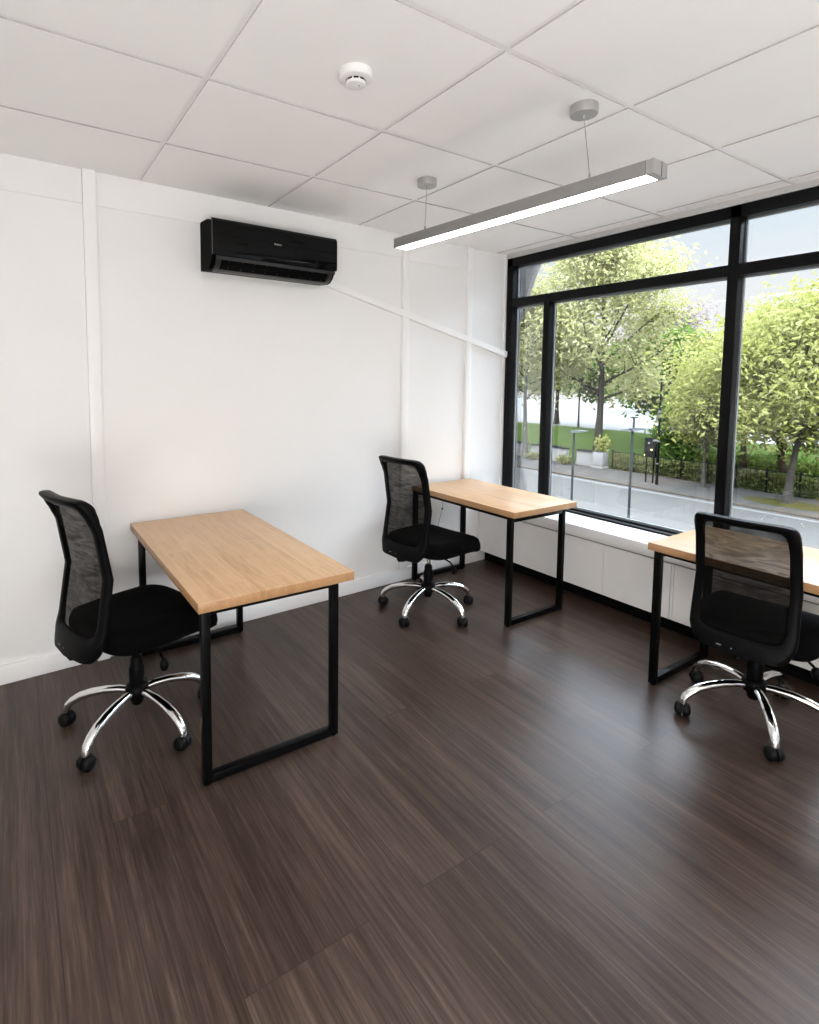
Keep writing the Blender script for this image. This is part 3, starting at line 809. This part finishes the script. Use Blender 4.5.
# ivy hedge along the railing, one long clipped run, and shrubs by the white wall
hb = MB(); rnd = random.Random(15)
for k in range(11000):
    y = rnd.uniform(-3, 14.2); x = 23.45+rnd.gauss(0,.20); hmax = .78+.16*noise.noise(Vector((y*.9,0,3)))
    z = GZ+.05+rnd.random()**.7*hmax
    add_leaf(hb.bm, Vector((x, y, z)), .16, rnd, .1)
h_ = hb.build('hedge', M['hedge'], smooth=0, fix=False); tag(h_, 'low ivy hedge growing along the dark street railing', 'hedge', kind='stuff')
hb = MB()
for k in range(3800):
    y = rnd.uniform(-3, 13); x = 26.2+rnd.gauss(0,.45); z = GZ+.25+rnd.random()**.8*(1.0+.3*noise.noise(Vector((y*.5,0,7))))
    add_leaf(hb.bm, Vector((x, y, z)), .3, rnd, .1)
h_ = hb.build('hedge', M['leaf_green'], smooth=0, fix=False); tag(h_, 'dark green shrub row on the lawn behind the ivy hedge', 'hedge', kind='stuff')
def shrub(loc, h, r, n, m, seed, label):
    rr = random.Random(seed); b = MB(); stt = MB()
    for k in range(7):
        a = k*.9; stt.tube([(0,0,0),(math.cos(a)*r*.4, math.sin(a)*r*.4, h*.5),(math.cos(a)*r*.7, math.sin(a)*r*.7, h*.85)], [.02,.015,.006], 5)
    for k in range(n):
        v = Vector((rr.gauss(0,1), rr.gauss(0,1), rr.gauss(0,1))).normalized()*rr.random()**.4
        add_leaf(b.bm, Vector((v.x*r, v.y*r, h*.55+v.z*h*.5)), .2, rr, 0)
    o = empty('shrub', loc); tag(o, label, 'shrub', 'low shrubs at the white wall'); stt.build('stems', M['bark'], o); b.build('foliage', m, o, smooth=0, fix=False)
shrub((22.75,14.35,GZ+.06+.85), .8, .4, 260, M['leaf_bright'], 3, 'spiky plant growing on top of the white wall pillar')
shrub((22.3,16.3,GZ+.06), .45, .4, 330, M['hedge'], 4, 'low shrub at the foot of the white wall between its two right sections')
shrub((22.15,18.4,GZ+.06), .4, .38, 260, M['hedge'], 5, 'low shrub at the foot of the white wall, left of the slim window mullion')

# railing: posts, top rail and bars, in bays
rl = empty('railing', (23.1,0,GZ+.06)); tag(rl, 'dark iron street railing in front of the ivy hedge', 'railing')
MB().box(-.02,.02,-3,14.0,.90,.935).build('top_rail', M['railing'], rl, smooth=0)
MB().box(-.012,.012,-3,14.0,.12,.145).build('bottom_rail', M['railing'], rl, smooth=0)
pp = None
for k in range(15):
    if pp is None:
        pp = MB().box(-.03,.03,-.03,.03,0,1.02,.006).build('post', M['railing'], rl); o = pp
    else:
        o = pp.copy(); COL.objects.link(o)
    o.location = (0, -2.6+k*1.18, 0)
br2 = MB(); y = -2.9
while y < 14: br2.box(-.006,.006,y-.006,y+.006,.14,.905); y += .14
br2.build('bars', M['railing'], rl, smooth=0)

# white wall sections with grey coping
secs = [(20.6,19.5,0),(19.2,18.0,.03),(17.75,16.6,-.03),(15.95,14.75,0)]
sl_ = ['whitewashed wall section left of the grey tree trunk','whitewashed wall section behind the slim window mullion, right of the grey trunk','whitewashed wall section at the left edge of the wide pane','whitewashed wall section with dark coping attached to the white pillar']
for (a_, b2, dzz), lab in zip(secs, sl_):
    o = empty('garden_wall', (22.95,(a_+b2)/2,GZ+.06)); tag(o, lab, 'low wall', 'white wall sections across the street')
    L_ = a_-b2
    MB().prism([(-L_/2,.0+.12),(L_/2,.12-dzz),(L_/2-.04,.78-dzz),(-L_/2+.05,.78+dzz)], 'x', -.12, .12).build('wall_panel', M['whitewash'], o, smooth=0)
    MB().prism([(-L_/2-.02,0),(L_/2+.02,0),(L_/2+.02,.14),(-L_/2-.02,.14)], 'x', -.16, .16).build('plinth', M['whitewash'], o, smooth=0)
    MB().prism([(-L_/2+.02,.78+dzz),(L_/2-.02,.78-dzz),(L_/2-.02,.86-dzz),(-L_/2+.02,.86+dzz)], 'x', -.17, .17).build('coping', M['coping'], o, smooth=0)
o = empty('wall_pillar_block', (22.75,14.4,GZ+.06)); tag(o, 'white square pillar ending the low white wall, a plant on top', 'pillar'); o['kind'] = 'thing'
MB().box(-.26,.26,-.30,.30,.1,.86,.02).build('pillar_body', M['whitewash'], o); MB().box(-.3,.3,-.34,.34,0,.1,.02).build('pillar_foot', M['whitewash'], o)

# near street lamps with flat heads
def street_lamp(x, y, ztop, heads, label):
    o = empty('street_lamp', (x, y, GZ)); tag(o, label, 'street lamp', 'slim street lamps in front of the window'); h = ztop-GZ
    MB().tube([(0,0,0),(0,0,h*.5),(0,0,h)], [.036,.032,.03], 14).build('pole', M['postgrey'], o)
    MB().lathe([(0,0),(.12,0),(.12,.03),(.07,.06),(.06,.35),(0,.35)], 16).build('pole_foot', M['postgrey'], o)
    for (dy, dz) in heads:
        s = 1 if dy > 0 else -1
        MB().prism([(0,-.03),(dy*.35,-.03+dz*.4),(dy,dz-.012),(dy,dz+.012),(dy*.35,.03+dz*.6),(-s*.05,.04)], 'x', -.10, .10).build('lamp_head', M['lamphead'], o, smooth=0, loc=(0,0,h))
    return o
street_lamp(10,6.72,.115,[(-.40,.05)], 'slim grey street lamp with one flat head, seen just right of the slim mullion')
l2 = street_lamp(10,4.95,.315,[(-.42,.06),(.26,-.02)], 'slim grey street lamp with two flat heads, in the middle of the wide pane')
MB().tube([(.0,-.03,3.42),(0,-.03,3.74)], .025, 10).build('mast_tip', M['postgrey'], l2)
MB().lathe([(0,3.73),(.09,3.73),(.09,3.755),(0,3.755)], 14, loc=(0,-.03,0)).build('mast_cap', M['dark'], l2)
# notice board on two posts, tall pole with white bands, far dark post
nb_ = empty('notice_board', (20.9,10.65,GZ+.06)); tag(nb_, 'dark square board on two posts beside the banded pole', 'sign')
MB().box(-.04,.04,-.27,.27,1.17,2.06,.01).build('board', M['dark'], nb_)
MB().box(-.045,-.041,.03,.09,1.81,1.83).build('sticker', M['tag'], nb_, smooth=0); MB().box(-.045,-.041,-.12,-.03,1.48,1.56).build('sticker', M['yellow'], nb_, smooth=0); MB().box(-.045,-.041,.22,.262,1.2,1.29).build('sticker', M['yellow'], nb_, smooth=0)
for y in (.16,-.17): MB().tube([(.0,y,0),(0,y,1.3)], .035, 10).build('post', M['dark'], nb_)
po = empty('signal_pole', (20.7,10.18,GZ+.06)); tag(po, 'tall thin black pole with white bands right of the dark board', 'pole')
MB().tube([(0,0,0),(0,0,2.4),(0,0,4.6)], [.062,.052,.04], 12).build('pole', M['dark'], po)
for z, hh, r_ in ((.92,.07,.068),(1.92,.10,.075),(3.02,.13,.075),(3.22,.13,.075)):
    MB().lathe([(0,z),(r_,z),(r_,z+hh),(0,z+hh)], 14).build('white_band', M['whiteline'], po)
MB().box(-.08,.03,.05,.22,1.94,2.02,.005).build('bracket', M['whiteline'], po)
dp = empty('lamp_column', (34.0,24.0,GZ+.98)); tag(dp, 'thin dark lamp column at the lawn edge between the slim mullion and the tall tree', 'lamp post')
MB().tube([(0,0,0),(0,0,1.4),(0,0,4.2)], [.09,.06,.045], 10).build('column', M['dark'], dp); MB().lathe([(0,4.15),(.14,4.2),(.2,4.5),(.06,4.6),(0,4.62)], 12).build('lantern', M['dark'], dp)

# ------------------------------------------------------------------ light and sky
wd = bpy.data.worlds.new('sky'); scene.world = wd; wd.use_nodes = True
nt = wd.node_tree; bg = nt.nodes['Background']
tc = nt.nodes.new('ShaderNodeTexCoord'); sp = nt.nodes.new('ShaderNodeSeparateXYZ'); nt.links.new(tc.outputs['Generated'], sp.inputs[0])
r = ramp(nt, [(0.0,(1,1,1)), (.12,(.97,.99,1)), (.26,(.76,.89,1)), (.5,(.75,.86,1.0)), (1,(.8,.9,1.0))])
nt.links.new(sp.outputs['Z'], r.inputs['Fac'])
cl = noise_tex(nt, coords(nt, (1,1,2.2), 'Generated'), 3.0, 5, .55)
cr = ramp(nt, [(.45,(0,0,0)), (.75,(1,1,1))]); nt.links.new(cl.outputs['Fac'], cr.inputs['Fac'])
cc = mixc(nt, math_node(nt, 'MULTIPLY', cr.outputs['Color'], .5), r.outputs['Color'], (.95,.97,.99))
nt.links.new(cc, bg.inputs['Color'])
sr = ramp(nt, [(0.0,(.038,.038,.038)), (.34,(.038,.038,.038)), (.46,(.7,.7,.7)), (1,(1,1,1))]); nt.links.new(sp.outputs['Z'], sr.inputs['Fac'])
st_ = math_node(nt, 'MULTIPLY', sr.outputs['Color'], 27)
nt.links.new(st_, bg.inputs['Strength'])
sun = bpy.data.lights.new('sun', 'SUN'); sun.energy = 3.2; sun.angle = R(8); sun.color = (1,.96,.88)
so = bpy.data.objects.new('sun', sun); COL.objects.link(so)
so.rotation_euler = Vector((.62,.35,-.72)).to_track_quat('-Z', 'Y').to_euler()

# added soft fill light, unseen low behind the camera, thrown up towards the far ceiling
fl = bpy.data.lights.new('fill_light', 'AREA'); fl.shape = 'RECTANGLE'; fl.size = 2.4; fl.size_y = 1.0; fl.energy = 96; fl.color = (1,.98,.955)
fo_ = bpy.data.objects.new('fill_light', fl); COL.objects.link(fo_); fo_.location = (-3.9,-4.7,.7)
fo_.rotation_euler = (Vector((-1.5,-.6,4.0))-Vector((-3.9,-4.7,.7))).to_track_quat('-Z', 'Y').to_euler()

# ------------------------------------------------------------------ camera
cam = bpy.data.cameras.new('camera'); co_ = bpy.data.objects.new('camera', cam); COL.objects.link(co_)
Fp, yaw, pitch, roll = 552.2401, .5729, -.0792, .0066
fw = Vector((math.sin(yaw)*math.cos(pitch), math.cos(yaw)*math.cos(pitch), math.sin(pitch)))
rt = Vector((math.cos(yaw), -math.sin(yaw), 0)); up = rt.cross(fw)
r2 = rt*math.cos(roll)+up*math.sin(roll); u2 = -rt*math.sin(roll)+up*math.cos(roll)
co_.matrix_world = Matrix(((r2.x,u2.x,-fw.x,-3.6747),(r2.y,u2.y,-fw.y,-3.3392),(r2.z,u2.z,-fw.z,1.5694),(0,0,0,1)))
cam.sensor_fit = 'HORIZONTAL'; cam.sensor_width = 36; cam.lens = Fp/819*36
cam.shift_x = 44.768/819; cam.shift_y = -88.225/819
cam.clip_start = .02; cam.clip_end = 500
scene.camera = co_
vs = scene.view_settings; scene.display_settings.display_device = 'sRGB'
vs.view_transform = 'Standard'; vs.look = 'None'; vs.exposure = -.07; vs.gamma = 1; vs.use_curve_mapping = False
scene.cycles.use_denoising = True
scene.cycles.max_bounces = 12; scene.cycles.diffuse_bounces = 6; scene.cycles.transparent_max_bounces = 16
